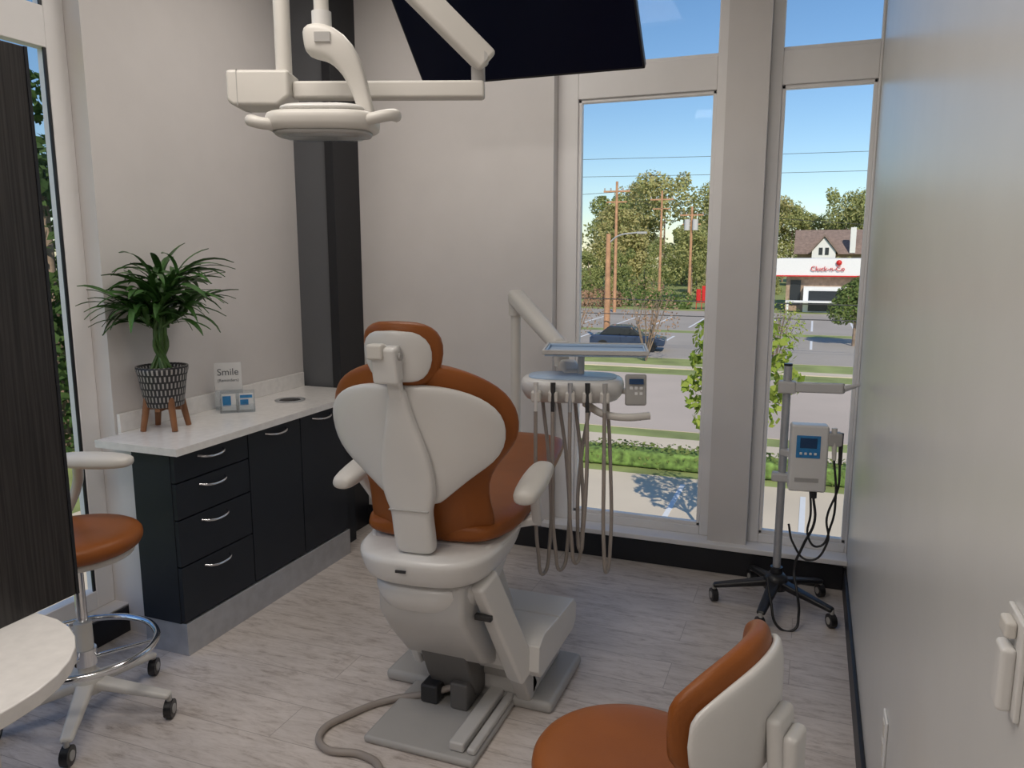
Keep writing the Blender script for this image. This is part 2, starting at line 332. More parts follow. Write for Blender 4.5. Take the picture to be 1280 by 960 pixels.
# ------------------------------------------------------------------ plant
pl=empty('potted_houseplant',(-2.625,2.59,.896),.35)
for k in range(4):
    a=pi/4+k*pi/2; c,s=math.cos(a),math.sin(a)
    rod('stand_leg',(c*.098,s*.098,0),(c*.070,s*.070,.145),.012,WOODL,pl,.016)
boxes('stand_cross',[((-.072,-.010,.085),(.072,.010,.100)),((-.010,-.072,.085),(.010,.072,.100))],WOODL,pl)
lathe('pot',[(.068,.100),(.080,.105),(.099,.235),(.107,.262),(.107,.278),(.099,.278),(.092,.258)],POT,pl)
lathe('soil',[(.092,.250),(.092,.260)],SOIL,pl)
def plant():
    v=[];f=[]
    rnd=random.Random(12)
    tops=[]
    for k in range(12):
        a=k*2*pi/12+rnd.random()*.4; r0=.025+.03*rnd.random(); r1=.04+.12*rnd.random(); h=.24+.18*rnd.random()
        if -math.cos(a+.35)>.2: r1=min(r1,.07)
        p0=Vector((r0*math.cos(a),r0*math.sin(a),.252)); p1=Vector((-r0*.6*math.cos(a+.8),-r0*.6*math.sin(a+.8),.252+h*.5)); p2=Vector((r1*math.cos(a),r1*math.sin(a),.252+h))
        tube('cane',[p0,p1,p2],.0075,CANE,pl)
        tops.append((p1,p2,a))
    for (p1,p2,a) in tops:
        for j in range(18):
            tpos=rnd.uniform(.40,1.05); base=p1.lerp(p2,tpos)
            az=rnd.uniform(0,2*pi) if rnd.random()<.6 else a+rnd.uniform(-1,1)
            el=rnd.uniform(.25,1.35)
            L=rnd.uniform(.17,.29)*(1.0 if el<1.0 else .75); W=rnd.uniform(.010,.0155)
            droop=rnd.uniform(.6,1.7)
            pos=base.copy(); ang=el; n=7; k0=len(v)
            side=Vector((-math.sin(az),math.cos(az),0)); tw=rnd.uniform(-.5,.5)
            for i in range(n+1):
                t=i/n; w=W*(math.sin(pi*min(1,(t*.86+.10)))**.8)
                if i==n: w=.0008
                up=Vector((-math.cos(az)*math.sin(ang),-math.sin(az)*math.sin(ang),math.cos(ang)))
                s2=(side*math.cos(tw)+up*math.sin(tw))
                v.append(pos-s2*w+up*.003); v.append(pos); v.append(pos+s2*w+up*.003)
                pos=pos+Vector((math.cos(az)*math.cos(ang),math.sin(az)*math.cos(ang),math.sin(ang)))*L/n
                ang-=droop/n
            for i in range(n):
                b=k0+3*i
                f+=[(b,b+1,b+4,b+3),(b+1,b+2,b+5,b+4)]
    R=Matrix.Rotation(.35,3,'Z'); out=[]
    for p in v:   # leaves rest against the wall instead of crossing it
        w=R@Vector(p)
        if w.x<-.085: w.x=-.085-.035*(1-math.exp((w.x+.085)*8))
        out.append(R.inverted()@w)
    mesh('leaves',out,f,LEAF,pl,True)
plant()

# ------------------------------------------------------------------ counter cards
sg=empty('counter_sign',(-2.655,3.03,.896),math.radians(42))
box('card',(0,0,.165),(.125,.004,.135),PAPER,sg,.0)
box('foot',(0,.02,.005),(.13,.07,.008),ACRYL,sg)
box('stem',(0,.006,.06),(.13,.003,.11),ACRYL,sg)
text('word','Smile',.047,TXT,(0,-.003,.185),(pi/2,0,0),sg)
text('word_small','(Reminders)',.020,TXT,(0,-.003,.145),(pi/2,0,0),sg)
ch=empty('business_card_holder',(-2.58,3.00,.896),math.radians(38))
boxes('acrylic',[((-.08,-.03,0),(.08,.03,.004)),((-.08,-.03,0),(.08,-.027,.04)),((-.08,.027,0),(.08,.03,.10)),((-.08,-.03,0),(-.077,.03,.06)),((.077,-.03,0),(.08,.03,.06)),((-.002,-.03,0),(.002,.03,.06))],ACRYL,ch)
boxes('cards',[((-.072,.0,.006),(-.008,.02,.085)),((.008,.0,.006),(.072,.02,.085))],PAPER,ch)
boxes('card_print',[((-.068,-.003,.03),(-.030,-.0005,.078)),((.012,-.003,.030),(.05,-.0005,.058)),((.012,-.003,.066),(.068,-.0005,.080))],BLUE,ch)

# ------------------------------------------------------------------ foreground console (left)
cs=empty('sterilization_console')
pr=[(-2.45,.10),(-1.38,.10)]
for i in range(9):
    a=i/8*pi/2; pr.append((-1.38-.30+.30*math.cos(a),1.235-.30+.30*math.sin(a)))
pr+=[(-2.45,1.235)]
prism('counter',pr,.765,.80,QUARTZ,cs,.004,axis='z')
boxes('carcass',[((-2.40,.15,.08),(-1.80,1.02,.765))],CAB,cs,.003)
boxes('plinth',[((-2.38,.17,0),(-1.82,1.0,.08))],STEEL,cs)
tube('counter_leg',[(-1.60,1.02,.765),(-1.60,1.02,.5),(-1.585,1.0,.2),(-1.57,.98,0.0)],.022,CREAM,cs)
boxes('divider_panel',[((-1.735,.2,.80),(-1.70,1.345,2.115))],GRAIN,cs,.002)
boxes('divider_edge',[((-1.737,1.345,.80),(-1.698,1.353,2.115))],BLACK,cs)

# ------------------------------------------------------------------ TV
tv=empty('ceiling_mounted_tv',(-1.225,3.40,2.415),0.02)
tv.rotation_euler=(math.radians(45),0,0.0)
W=.515
boxes('body',[((-W,0,0),(W,.035,.60))],BLKP,tv,.004)
boxes('screen',[((-W+.008,-.0015,.012),(W-.008,.001,.592))],SCREEN,tv)
boxes('back_bulge',[((-.3,.035,.1),(.3,.07,.45))],BLKP,tv,.01)
tm=empty('tv_ceiling_mount',(-1.225,3.26,0))
rod('pole',(0,0,2.80),(0,0,CZ),.025,BLKP,tm); box('plate',(0,0,CZ-.01),(.2,.2,.02),BLKP,tm)

# ------------------------------------------------------------------ dental light
dl=empty('dental_operatory_light',(-1.221,1.832,2.071),math.radians(21))
rod('ceiling_post',(-.113,0,.03),(-.113,0,CZ-2.071),.021,CREAM,dl)
rod('ceiling_flange',(-.113,0,CZ-2.071-.03),(-.113,0,CZ-2.071),.07,CREAM,dl)
prism('pivot_box',[(-.25,-.030),(-.235,-.044),(-.12,-.044),(-.088,-.020),(-.088,.046),(-.25,.046)],-.055,.055,CREAM,dl,.010,axis='y')
boxes('pivot_seam',[((-.222,-.0555,-.044),(-.220,.0555,.046))],GREYP,dl)
bar('lower_arm',(-.088,0,.002),(.412,0,.004),.05,.044,CREAM,dl,.008)
rod('elbow',(.395,-.0,.026),(.395,-.01,.06),.018,GREYP,dl)
bar('upper_arm',(.420,-.02,.068),(.02,-.13,.43),.05,.064,CREAM,dl,.012)
rod('knuckle',(.408,-.048,.078),(.408,.012,.078),.014,GREYP,dl)
rod('top_knuckle',(.02,-.17,.43),(.02,-.09,.43),.034,CREAM,dl)
rod('stem',(.02,-.13,.43),(.02,-.13,.12),.018,CREAM,dl)
rod('stem_collar',(.02,-.13,.160),(.02,-.13,.125),.024,WHITE,dl)
rings=[]
path=[(-.024,.092,.022,.020),(-.014,.094,.034,.038),(.02,.092,.040,.042),(.055,.078,.040,.039),(.082,.046,.036,.032),(.102,.005,.028,.024),(.116,-.045,.025,.019),(.126,-.088,.028,.020),(.128,-.098,.028,.018)]
for i,(px,pz,w,t) in enumerate(path):
    j0=path[max(0,i-1)]; j1=path[min(len(path)-1,i+1)]
    d=Vector((j1[0]-j0[0],0,j1[1]-j0[1])).normalized(); nrm=Vector((-d.z,0,d.x))
    rings.append([Vector((px,-.13,pz))+nrm*a+Vector((0,b,0)) for a,b in sell(t,w,16,4)])
loft('yoke',rings,CREAM,dl)
boxes('yoke_badge',[((.010,-.173,.082),(.048,-.167,.104))],GREYP,dl)
HX=.022
def yring(cz,w,d,cx=HX,cy=-.16,n=32,p=3.4): return [(cx+a,cy+b,cz) for a,b in sell(w,d,n,p)]
loft('lamp_head',[yring(-.130,.122,.075),yring(-.124,.134,.085),yring(-.10,.136,.09),yring(-.086,.132,.086),yring(-.080,.118,.07)],CREAM,dl)
loft('lamp_top_cover',[yring(-.082,.108,.060),yring(-.068,.104,.056),yring(-.060,.080,.040)],WHITE,dl)
loft('lamp_lens',[yring(-.142,.092,.055),yring(-.128,.110,.068)],ACRYL,dl,0)
loft('lamp_lens_ring',[yring(-.136,.112,.070),yring(-.128,.118,.074)],GREYP,dl,0)
tube('handle_left',[(-.07,-.20,-.112),(-.105,-.225,-.115),(-.135,-.22,-.108),(-.140,-.18,-.102)],.014,CREAM,dl)
tube('handle_right',[(.12,-.20,-.108),(.165,-.22,-.10),(.198,-.205,-.092),(.20,-.16,-.088)],.014,CREAM,dl)

# ------------------------------------------------------------------ dental chair
ch=empty('dental_chair',(-1.14,2.40,0),0)
boxes('base_plate_rear',[((-.21,-.31,0),(.20,.12,.028))],GREYP,ch,.012)
boxes('base_plate_front',[((-.34,.07,0),(.345,.47,.045))],GREYP,ch,.018)
boxes('base_rails',[((.10,-.28,.028),(.155,.15,.062)),((.165,-.28,.028),(.195,.15,.05))],LGREY,ch,.008)
boxes('pedestal',[((-.17,.08,.04),(.265,.44,.18))],LGREY,ch,.02)
prism('pump_cover',[(.04,.16),(.44,.16),(.475,.185),(.485,.25),(.45,.285),(.255,.297),(.25,.290),(.245,.297),(.08,.310),(.02,.285),(.015,.19)],-.18,.315,WHITE,ch,.014)
prism('lift_body',[(-.26,.60),(.06,.60),(.22,.34),(.20,.16),(.08,.16),(-.08,.24),(-.20,.38),(-.26,.47)],-.165,.15,LGREY,ch,.02)
prism('lift_mechanism',[(-.14,.36),(.1,.40),(.16,.05),(.02,.05),(-.04,.14)],-.10,.08,MECH,ch,.01)
bar('lift_arm_right',(.185,-.175,.60),(.245,.035,.17),.055,.10,WHITE,ch,.014,.075,.10)
bar('lift_arm_right_foot',(.235,.02,.20),(.235,.12,.05),.06,.09,LGREY,ch,.012)
boxes('lift_arm_lever',[((.155,-.185,.455),(.215,-.165,.475))],DGREY,ch,.003)
bar('lift_arm_left',(-.185,-.14,.60),(-.19,.10,.12),.04,.08,WHITE,ch,.012)
rod('pivot_pin',(-.20,.10,.13),(.255,.10,.13),.03,GREYP,ch)
boxes('mech_block',[((-.12,-.06,.028),(-.05,.08,.10))],DGREY,ch,.01)
boxes('cable_cover',[((.0,-.06,.028),(.07,.1,.13))],MECH,ch,.01)
up=bpy.data.objects.new('upper_structure',None); COL.objects.link(up); up.parent=ch; up.location=(-.03,0,0); up.rotation_euler=(0,0,math.radians(5))
def zr(z,w,y0,y1,p=3.2,n=28): 
    c=(y0+y1)/2; return [(a,c+b,z) for a,b in sell(w,(y1-y0)/2,n,p)]
loft('skirt',[zr(.47,.15,-.24,.15),zr(.485,.18,-.27,.2),zr(.56,.20,-.30,.24),zr(.60,.205,-.30,.25)],WHITE,up)
loft('seat_casting',[zr(.590,.20,-.30,.25),zr(.60,.225,-.32,.28),zr(.66,.245,-.34,.30),zr(.69,.25,-.345,.32),zr(.705,.235,-.33,.31)],WHITE,up)
boxes('casting_label',[((-.045,-.346,.655),(-.010,-.340,.663))],DGREY,up)
def sring(y,zc,w,t): return [(a,y,zc+b) for a,b in sell(w,t,28,3.0)]
loft('seat_cushion',[sring(-.20,.745,.18,.02),sring(-.18,.745,.225,.04),sring(-.05,.74,.265,.055),sring(.15,.735,.275,.055),sring(.38,.74,.26,.05),sring(.6,.760,.250,.045),sring(.82,.785,.245,.042),sring(.96,.795,.225,.038),sring(.995,.795,.17,.02)],BROWN,up)
loft('seat_pan',[sring(-.2,.69,.2,.015),sring(-.15,.69,.25,.02),sring(.2,.69,.26,.025),sring(.55,.705,.235,.02),sring(.9,.74,.2,.015)],WHITE,up)
def bring(z,w,t,y0,curv,n=32,p=2.5,cx=0):
    yb=-.27-(z-.76)*.235+y0
    return [(cx+a,yb+b+curv*(a/.3)**2,z) for a,b in sell(w,t,n,p)]
cush=[(.715,.17,.02,.10),(.73,.21,.04,.10),(.78,.225,.045,.10),(.85,.212,.045,.095),(.92,.212,.043,.09),(.98,.240,.042,.085),(1.03,.285,.042,.08),(1.08,.315,.042,.075),(1.13,.322,.042,.075),(1.18,.315,.042,.075),(1.23,.290,.042,.075),(1.27,.245,.042,.075),(1.30,.185,.042,.075),(1.318,.13,.04,.075),(1.328,.08,.02,.075)]
loft('back_cushion',[bring(z,w,t,y,.085) for z,w,t,y in cush],BROWN,up)
sh=[(.865,.075,.012),(.88,.095,.02),(.93,.15,.022),(.975,.205,.022),(1.01,.255,.022),(1.06,.290,.022),(1.12,.298,.022),(1.17,.288,.022),(1.21,.255,.022),(1.24,.205,.022),(1.258,.145,.02),(1.266,.09,.01)]
loft('back_shell',[bring(z,w,t,.022,.085) for z,w,t in sh],WHITE,up)
sp=[(.70,.062,.028),(.72,.066,.032),(.78,.068,.032),(.84,.066,.030),(.865,.072,.026),(.91,.088,.024),(.98,.088,.022),(1.05,.078,.022),(1.12,.055,.022),(1.2,.034,.022),(1.25,.028,.018),(1.262,.024,.008)]
loft('back_spine',[bring(z,w,t,-.012,0,24,4) for z,w,t in sp],WHITE,up)
yb0=-.27-(.86-.76)*.235-.012-.031
boxes('spine_seam',[((-.066,yb0,.858),(.066,yb0+.02,.861))],GREYP,up)
yb=-.27-(1.40-.76)*.235
hb=[(1.255,.05,.012),(1.268,.085,.03),(1.30,.112,.036),(1.36,.130,.038),(1.41,.127,.038),(1.44,.105,.034),(1.458,.06,.015)]
loft('headrest_cushion',[[(a,yb+.045+b+.03*(a/.12)**2-(z-1.38)*.2,z) for a,b in sell(w,t,28,2.4)] for z,w,t in hb],BROWN,up)
hs=[(1.275,.045,.008),(1.285,.080,.014),(1.32,.104,.016),(1.37,.112,.016),(1.408,.100,.015),(1.434,.062,.008)]
loft('headrest_shell',[[(a,yb+.010+b+.03*(a/.12)**2-(z-1.38)*.2,z) for a,b in sell(w,t,28,2.4)] for z,w,t in hs],WHITE,up)
bar('headrest_slide',(0,yb+.03,1.20),(0,yb-.010,1.34),.045,.025,WHITE,up,.006)
box('headrest_pivot',(-.01,yb-.020,1.335),(.080,.05,.11),WHITE,up,.010,rot=(.2,0,0))
box('headrest_knob',(-.03,yb-.045,1.375),(.05,.04,.045),CREAM,up,.008)
rod('pivot_screw',(-.056,yb-.022,1.36),(.038,yb-.022,1.36),.012,GREYP,up)
for s in (-1,1):
    x=s*.325
    def ar(y,w,t,z): return [(x+a,y,z+b) for a,b in sell(w,t,20,2.4)]
    loft('armrest_pad',[ar(-.17,.024,.014,.870),ar(-.155,.042,.026,.872),ar(-.05,.050,.030,.885),ar(.06,.046,.030,.90),ar(.13,.038,.024,.905),ar(.15,.02,.01,.905)],CREAM,up)
    bar('armrest_post',(x,-.02,.88),(s*.30,.13,.70),.035,.05,WHITE,up,.012)
    bar('armrest_foot',(s*.31,.13,.71),(s*.20,.10,.69),.06,.03,WHITE,up,.01)
tube('floor_hose',[(.05,.02,.10),(-.10,-.03,.05),(-.24,-.07,.016),(-.33,-.20,.014),(-.365,-.33,.014),(-.30,-.40,.014),(-.17,-.385,.014),(-.08,-.42,.014),(-.02,-.55,.014)],.0125,HOSE,ch)

# ------------------------------------------------------------------ delivery unit
du=empty('dental_delivery_unit',(0,0,0))
post=(-1.335,3.53)
tube('support_arm_low',[(-1.17,2.95,.50),(-1.2,3.25,.47),(-1.28,3.48,.47),(*post,.52)],.028,CREAM,du)
bar('arm_root',(-1.14,2.62,.60),(-1.17,2.97,.50),.08,.06,CREAM,du,.015)
rod('post',(*post,.48),(*post,1.40),.024,CREAM,du)
rod('post_cap',(*post,1.36),(*post,1.455),.035,CREAM,du)
bar('flex_arm',(-1.335,3.52,1.455),(-.96,3.05,1.275),.085,.075,CREAM,du,.025,.070,.060)
rod('arm_end',(-.945,3.03,1.30),(-.945,3.03,1.20),.03,CREAM,du)
hd=bpy.data.objects.new('head_group',None); COL.objects.link(hd); hd.parent=du; hd.location=(-.83,2.80,1.16); hd.rotation_euler=(0,0,math.radians(14))
bar('link',(-.03,.22,.05),(0.0,.05,.03),.07,.05,CREAM,hd,.015)
def hr(z,w,d,cy=0,n=32): return [(a,cy+b,z) for a,b in sell(w,d,n,3.0)]
loft('control_head',[hr(-.058,.14,.08,.02),hr(-.05,.175,.11,.01),hr(-.01,.195,.13),hr(.02,.195,.13),hr(.035,.185,.12),hr(.038,.16,.10)],WHITE,hd)
loft('top_mat',[hr(.036,.165,.10),hr(.041,.165,.10)],BLUET,hd,0)
for i in range(5):
    x=-.125+.062*i
    box('holder',(x,-.135,-.018),(.036,.05,.04),CREAM,hd,.008)
    rod('instrument',(x,-.150,.035),(x,-.158,-.07),.0095,(WHITE,DGREY,STEEL,DGREY,GREYP)[i],hd,.007)
    zb=-.71+(.0,.02,.05,.10,.02)[i]; dx=(.03,.035,.03,-.02,.02)[i]
    tube('hose_%d'%i,[(x,-.158,-.07),(x+.002,-.162,-.30),(x+dx*.4,-.15,zb+.10),(x+dx,-.11,zb),(x+dx*1.6,-.06,zb+.10),(x+dx*1.3,-.01,-.30),(x+.01,.02,-.055)],.0072,HOSE,hd)
bar('keypad_bracket',(.16,-.02,-.01),(.235,-.05,-.01),.03,.02,CREAM,hd,.005)
box('keypad',(.235,-.065,.0),(.078,.022,.115),GREYP,hd,.008,rot=(-.15,0,.08))
box('keypad_display',(.236,-.079,.033),(.052,.004,.020),DBLUE,hd,.0,rot=(-.15,0,.08))
for r in range(3):
    for c in range(3):
        box('key',(.218+.018*c,-.076-.0,.008-.02*r),(.011,.006,.011),PAPER,hd,.002,rot=(-.15,0,.08))
tube('handle_bar',[(.05,-.06,-.055),(.12,-.12,-.082),(.2,-.14,-.088),(.285,-.13,-.082)],.014,CREAM,hd)
rod('tray_post',(0.03,.05,.03),(0.03,.05,.125),.013,CREAM,hd)
boxes('tray',[((-.10,-.09,.122),(.27,.16,.130)),((-.10,-.09,.13),(-.094,.16,.142)),((.264,-.09,.13),(.27,.16,.142)),((-.10,-.09,.13),(.27,-.084,.142)),((-.10,.154,.13),(.27,.16,.142))],BLUET,hd,.003)
boxes('tray_rim',[((-.108,-.098,.130),(.278,-.09,.146)),((-.108,.16,.130),(.278,.168,.146)),((-.108,-.09,.130),(-.10,.16,.146)),((.27,-.09,.130),(.278,.16,.146))],LGREY,hd,.002)

# ------------------------------------------------------------------ stools
def caster(par,x,y,m=BLKP,r=.028):
    rod('caster_wheel',(x-.012,y-.006,r),(x+.012,y+.006,r),r,m,par)
    rod('caster_hub',(x-.015,y-.0075,r),(x+.015,y+.0075,r),r*.5,GREYP,par)
    rod('caster_stem',(x,y,r*1.2),(x,y,r*2.6),.010,GREYP,par)
def star(par,R,m,n=5,a0=0,w=.05,z=.10,cm=BLKP,cr=.028):
    lathe('base_hub',[(.04,z-.035),(.055,z-.03),(.055,z+.02),(.035,z+.045)],m,par)
    for i in range(n):
        a=a0+i*2*pi/n; c,s=math.cos(a),math.sin(a)
        bar('base_leg',(c*.03,s*.03,z),(c*R,s*R,cr*2.5),w,.035,m,par,.012,w*.7,.022)
        caster(par,c*(R-.005),s*(R-.005),cm,cr)
def seat(par,z,r,m=BROWN):
    lathe('seat',[(r*.6,z-.075),(r*.93,z-.07),(r,z-.045),(r*1.0,z-.02),(r*.93,z-.004),(r*.7,z+.002),(.02,z-.004)],m,par,n=40,sub=1)
    lathe('seat_plate',[(r*.75,z-.095),(r*.85,z-.09),(r*.85,z-.07)],CREAM,par)
st=empty('operator_stool',(-2.36,1.88,0))
star(st,.30,CREAM,5,math.radians(18),cr=.034,w=.06,z=.13)
rod('gas_column',(0,0,.12),(0,0,.36),.030,CREAM,st); rod('gas_piston',(0,0,.36),(0,0,.60),.018,CHROME,st)
ring=[(.235*math.cos(i*pi/6),.235*math.sin(i*pi/6),.265) for i in range(12)]
tube('foot_ring',ring,.0125,CHROME,st,True)
for i in range(3):
    a=i*2*pi/3+.6; rod('ring_spoke',(0,0,.22),(.235*math.cos(a),.235*math.sin(a),.265),.007,CHROME,st)
rod('ring_collar',(0,0,.20),(0,0,.26),.038,CHROME,st)
seat(st,.70,.22)
tube('arm_support',[(-.05,-.03,.60),(-.20,.10,.64),(-.17,.16,.78),(-.06,.09,.915)],.018,CREAM,st)
A=Vector((-.10,.04,.935)); B=Vector((.165,.12,.935)); dd=(B-A).normalized(); nn=Vector((-dd.y,dd.x,0))
rings=[]
for t,w,h in ((0,.02,.010),(.04,.040,.024),(.3,.052,.028),(.7,.052,.028),(.95,.038,.022),(1,.018,.010)):
    c=A.lerp(B,t); rings.append([c+nn*p+Vector((0,0,q)) for p,q in sell(w,h,18)])
loft('arm_pad',rings,CREAM,st)
as_=empty('assistant_stool',(-.315,1.535,0),math.radians(164))
star(as_,.28,CREAM,5,.5,cr=.03)
rod('gas_column',(0,0,.12),(0,0,.34),.028,BLKP,as_); rod('gas_piston',(0,0,.34),(0,0,.48),.016,CHROME,as_)
seat(as_,.58,.215)
def brest(nm,Rr,th,z0,z1,m,aspan,zoff=0):
    rings=[]; n=13
    for i in range(n):
        t=i/(n-1); a=pi+math.radians(aspan)*(t-.5)*2
        e=math.sin(pi*min(max(t,.03),.97))**.35
        hz=(z1-z0)/2*e; zc=(z0+z1)/2
        c,s=math.cos(a),math.sin(a)
        rings.append([(c*(Rr+p)+.03,s*(Rr+p),zc+q) for p,q in sell(th*e,hz,20,3)])
    return loft(nm,rings,m,as_)
brest('back_cushion',.285,.032,.665,.930,BROWN,44)
brest('back_shell',.318,.018,.675,.905,WHITE,39)
bar('back_bracket',(-.315,0,.80),(-.33,0,.60),.09,.03,WHITE,as_,.012)
tube('back_bar',[(-.33,0,.62),(-.31,0,.50),(-.20,0,.485),(-.02,0,.485)],.018,CREAM,as_)
box('back_knob',(-.345,0,.72),(.03,.07,.10),WHITE,as_,.012)

# ------------------------------------------------------------------ equipment stand
es=empty('rolling_equipment_stand',(-.085,3.70,0))
star(es,.285,BLKP,5,math.radians(-100),w=.055,z=.125,cr=.032)
rod('pole',(0,0,.10),(0,0,1.16),.018,STEEL,es)
rod('pole_sleeve',(0,0,.14),(0,0,.20),.028,BLKP,es)
rod('pole_cap',(0,0,1.155),(0,0,1.165),.019,BLKP,es)
box('clamp_upper',(0,-.01,1.06),(.075,.06,.055),LGREY,es,.008)
bar('side_arm',(.02,-.01,1.06),(.235,-.10,1.08),.03,.045,LGREY,es,.008)
rod('side_arm_tip',(.235,-.10,1.08),(.295,-.10,1.10),.014,LGREY,es,.006)
box('clamp_lower',(-.005,-.01,.64),(.08,.055,.04),LGREY,es,.008)
bar('device_bracket',(0,-.01,.76),(.08,-.07,.76),.05,.03,LGREY,es,.006)
dv=bpy.data.objects.new('curing_device',None); COL.objects.link(dv); dv.parent=es; dv.location=(.105,-.10,.765); dv.rotation_euler=(0,0,math.radians(8))
box('housing',(0,0,0),(.155,.075,.30),WHITE,dv,.010)
boxes('side_panel',[((.0765,-.03,-.14),(.0785,.03,.14))],GREYP,dv)
box('display',(-.005,-.039,.055),(.10,.004,.10),BLUE,dv,.003)
box('display_glass',(-.005,-.0415,.072),(.07,.003,.045),DBLUE,dv,.001)
for i in range(4): box('button',(-.035+.02*i,-.042,.025),(.011,.004,.011),PAPER,dv,.002)
box('bezel',(-.005,-.0385,-.095),(.10,.002,.018),GREYP,dv)
rod('socket',(.03,-.03,-.15),(.03,-.03,-.175),.014,BLKP,dv)
box('side_holder',(.105,-.01,.09),(.06,.05,.06),GREYP,dv,.008)
rod('handpiece',(.10,-.02,.14),(.105,-.03,.0),.012,CREAM,dv,.009); rod('handpiece_b',(.13,-.02,.12),(.13,-.03,-.02),.010,BLKP,dv,.008)
tube('cord_1',[(.03,-.03,-.17),(.04,-.04,-.28),(.0,-.03,-.40),(-.03,-.02,-.52),(-.02,-.08,-.60),(-.01,-.10,-.70),(-.03,-.13,-.757),(-.09,-.13,-.757),(-.13,-.08,-.65),(-.14,.0,-.58)],.006,BLKP,dv)
tube('cord_2',[(.105,-.03,.0),(.12,-.04,-.15),(.11,-.03,-.30),(.06,-.03,-.40),(.02,-.03,-.36),(.025,-.02,-.25),(.02,0,-.15)],.005,BLKP,dv)
tube('cord_3',[(.13,-.03,-.02),(.13,-.03,-.12),(.09,-.04,-.26),(.10,-.03,-.38),(.03,-.02,-.47),(-.04,0,-.40),(-.06,.02,-.32)],.005,BLKP,dv)

# ------------------------------------------------------------------ right wall devices
wo=empty('wall_outlet',(XR,2.0,.455))
boxes('plate',[((-.006,-.038,-.06),(0,.038,.06))],PAPER,wo,.003)
boxes('sockets',[((-.008,-.017,.008),(-.004,.017,.045)),((-.008,-.017,-.045),(-.004,.017,-.008))],CREAM,wo,.002)
wd=empty('wall_phone_holder',(XR,.95,1.205))
box('back_plate',(-.003,0,0),(.006,.070,.112),WHITE,wd,.002)
box('handset',(-.013,-.005,-.015),(.016,.035,.075),WHITE,wd,.006)
box('hook',(-.012,0,.040),(.012,.03,.02),CREAM,wd,.004)

# ------------------------------------------------------------------ exterior
GZ=-4.0
boxes('ground_lawn',[((-260,4.5,GZ-.3),(260,320,GZ-.02)),((-260,-120,GZ-.3),(260,4.5,GZ-.02))],GRASS)
boxes('office_parking_pavement',[((-15,4.5,GZ-.02),(40,19.6,GZ))],CONC)
boxes('parking_stripes',[((-14+2.8*i,13.5,GZ),(-13.88+2.8*i,19,GZ+.01)) for i in range(18)],STRIPE)
boxes('street_road',[((-260,25.0,GZ-.02),(260,37.0,GZ))],ROAD)
boxes('sidewalk_path',[((-260,22.4,GZ-.02),(260,23.8,GZ+.02)),((-260,39.0,GZ-.02),(260,40.0,GZ+.02))],CONC)
boxes('far_parking_lot',[((-120,43,GZ-.02),(120,57.5,GZ)),((-120,59.5,GZ-.02),(120,80.5,GZ))],LOT)
boxes('lot_stripes',[((-60+3*i,50,GZ),(-59.85+3*i,55,GZ+.01)) for i in range(35)]+[((-60+3*i,62,GZ),(-59.85+3*i,72,GZ+.01)) for i in range(35)],STRIPE)
def leafcloud(name,clumps,count,size,m,parent=None,seed=1,loc=(0,0,0)):
    r=random.Random(seed); v=[];f=[]
    for i in range(count):
        cx,cy,cz,cr=r.choice(clumps)
        while True:
            d=Vector((r.uniform(-1,1),r.uniform(-1,1),r.uniform(-1,1)))
            if .15<d.length<1: break
        d=d.normalized()*(d.length**.4)
        p=Vector((cx,cy,cz))+d*cr
        nrm=(d+Vector((r.gauss(0,.5),r.gauss(0,.5),r.gauss(.3,.5)))).normalized()
        a=nrm.orthogonal().normalized(); a=Matrix.Rotation(r.uniform(0,6.28),3,nrm)@a; b=nrm.cross(a); s=size*r.uniform(.6,1.3)
        k=len(v); v+=[p-a*s,p-b*s*.6,p+a*s,p+b*s*.6]; f.append((k,k+1,k+2,k+3))
    me=bpy.data.meshes.new(name); me.from_pydata([tuple(x) for x in v],[],f); me.materials.append(m)
    o=bpy.data.objects.new(name,me); COL.objects.link(o); o.location=loc
    if parent: o.parent=parent
    return o
def tree_mesh(seed,H,m,pine=False,count=3000,size=.42,low=.3):
    r=random.Random(seed)
    clumps=[]
    for i in range(24):
        z=H*r.uniform(low if not pine else .58,.93); rr=H*.16*(1.15-z/H)+H*.05
        a=r.uniform(0,2*pi); q=r.uniform(.1,1)*H*.25
        clumps.append((q*math.cos(a),q*math.sin(a),z,rr*r.uniform(.6,1.2)))
    o=leafcloud('canopy_src',clumps,count,size,m,None,seed)
    me=o.data; bpy.data.objects.remove(o)
    return me,clumps
def put_tree(parent,me,loc,s,rz,H,k):
    o=bpy.data.objects.new('canopy_%d'%k,me); COL.objects.link(o); o.parent=parent; o.location=loc; o.scale=(s,s,s); o.rotation_euler=(0,0,rz)
    rod('trunk_%d'%k,loc,(loc[0],loc[1],loc[2]+H*s*.75),.22*s,BARK,parent,.08*s,8)
tl=empty('distant_tree_line')
kinds=[tree_mesh(1,15,TREEL,False,4500,.26),tree_mesh(2,15,TREEL,False,4500,.26),tree_mesh(3,17,TREEL,True,3000,.26),tree_mesh(4,12,TREEL,False,4000,.26,.15),tree_mesh(5,10,TREEL,False,4000,.26,.08)]
r=random.Random(5); k=0
for y,ystep,sc in ((94,4.5,.42),(104,5.0,.64),(118,5.5,.84),(134,6.0,1.02),(152,7,1.14)):
    x=-95
    while x<50:
        xx=x+r.uniform(-2,2); yy=y+r.uniform(-4,4)
        if not (-7<xx<17 and yy<163):
            me,_=kinds[4 if y<100 else r.randrange(5)]
            put_tree(tl,me,(xx,yy,GZ),sc*r.uniform(.75,1.15),r.uniform(0,6),15,k); k+=1
        x+=ystep
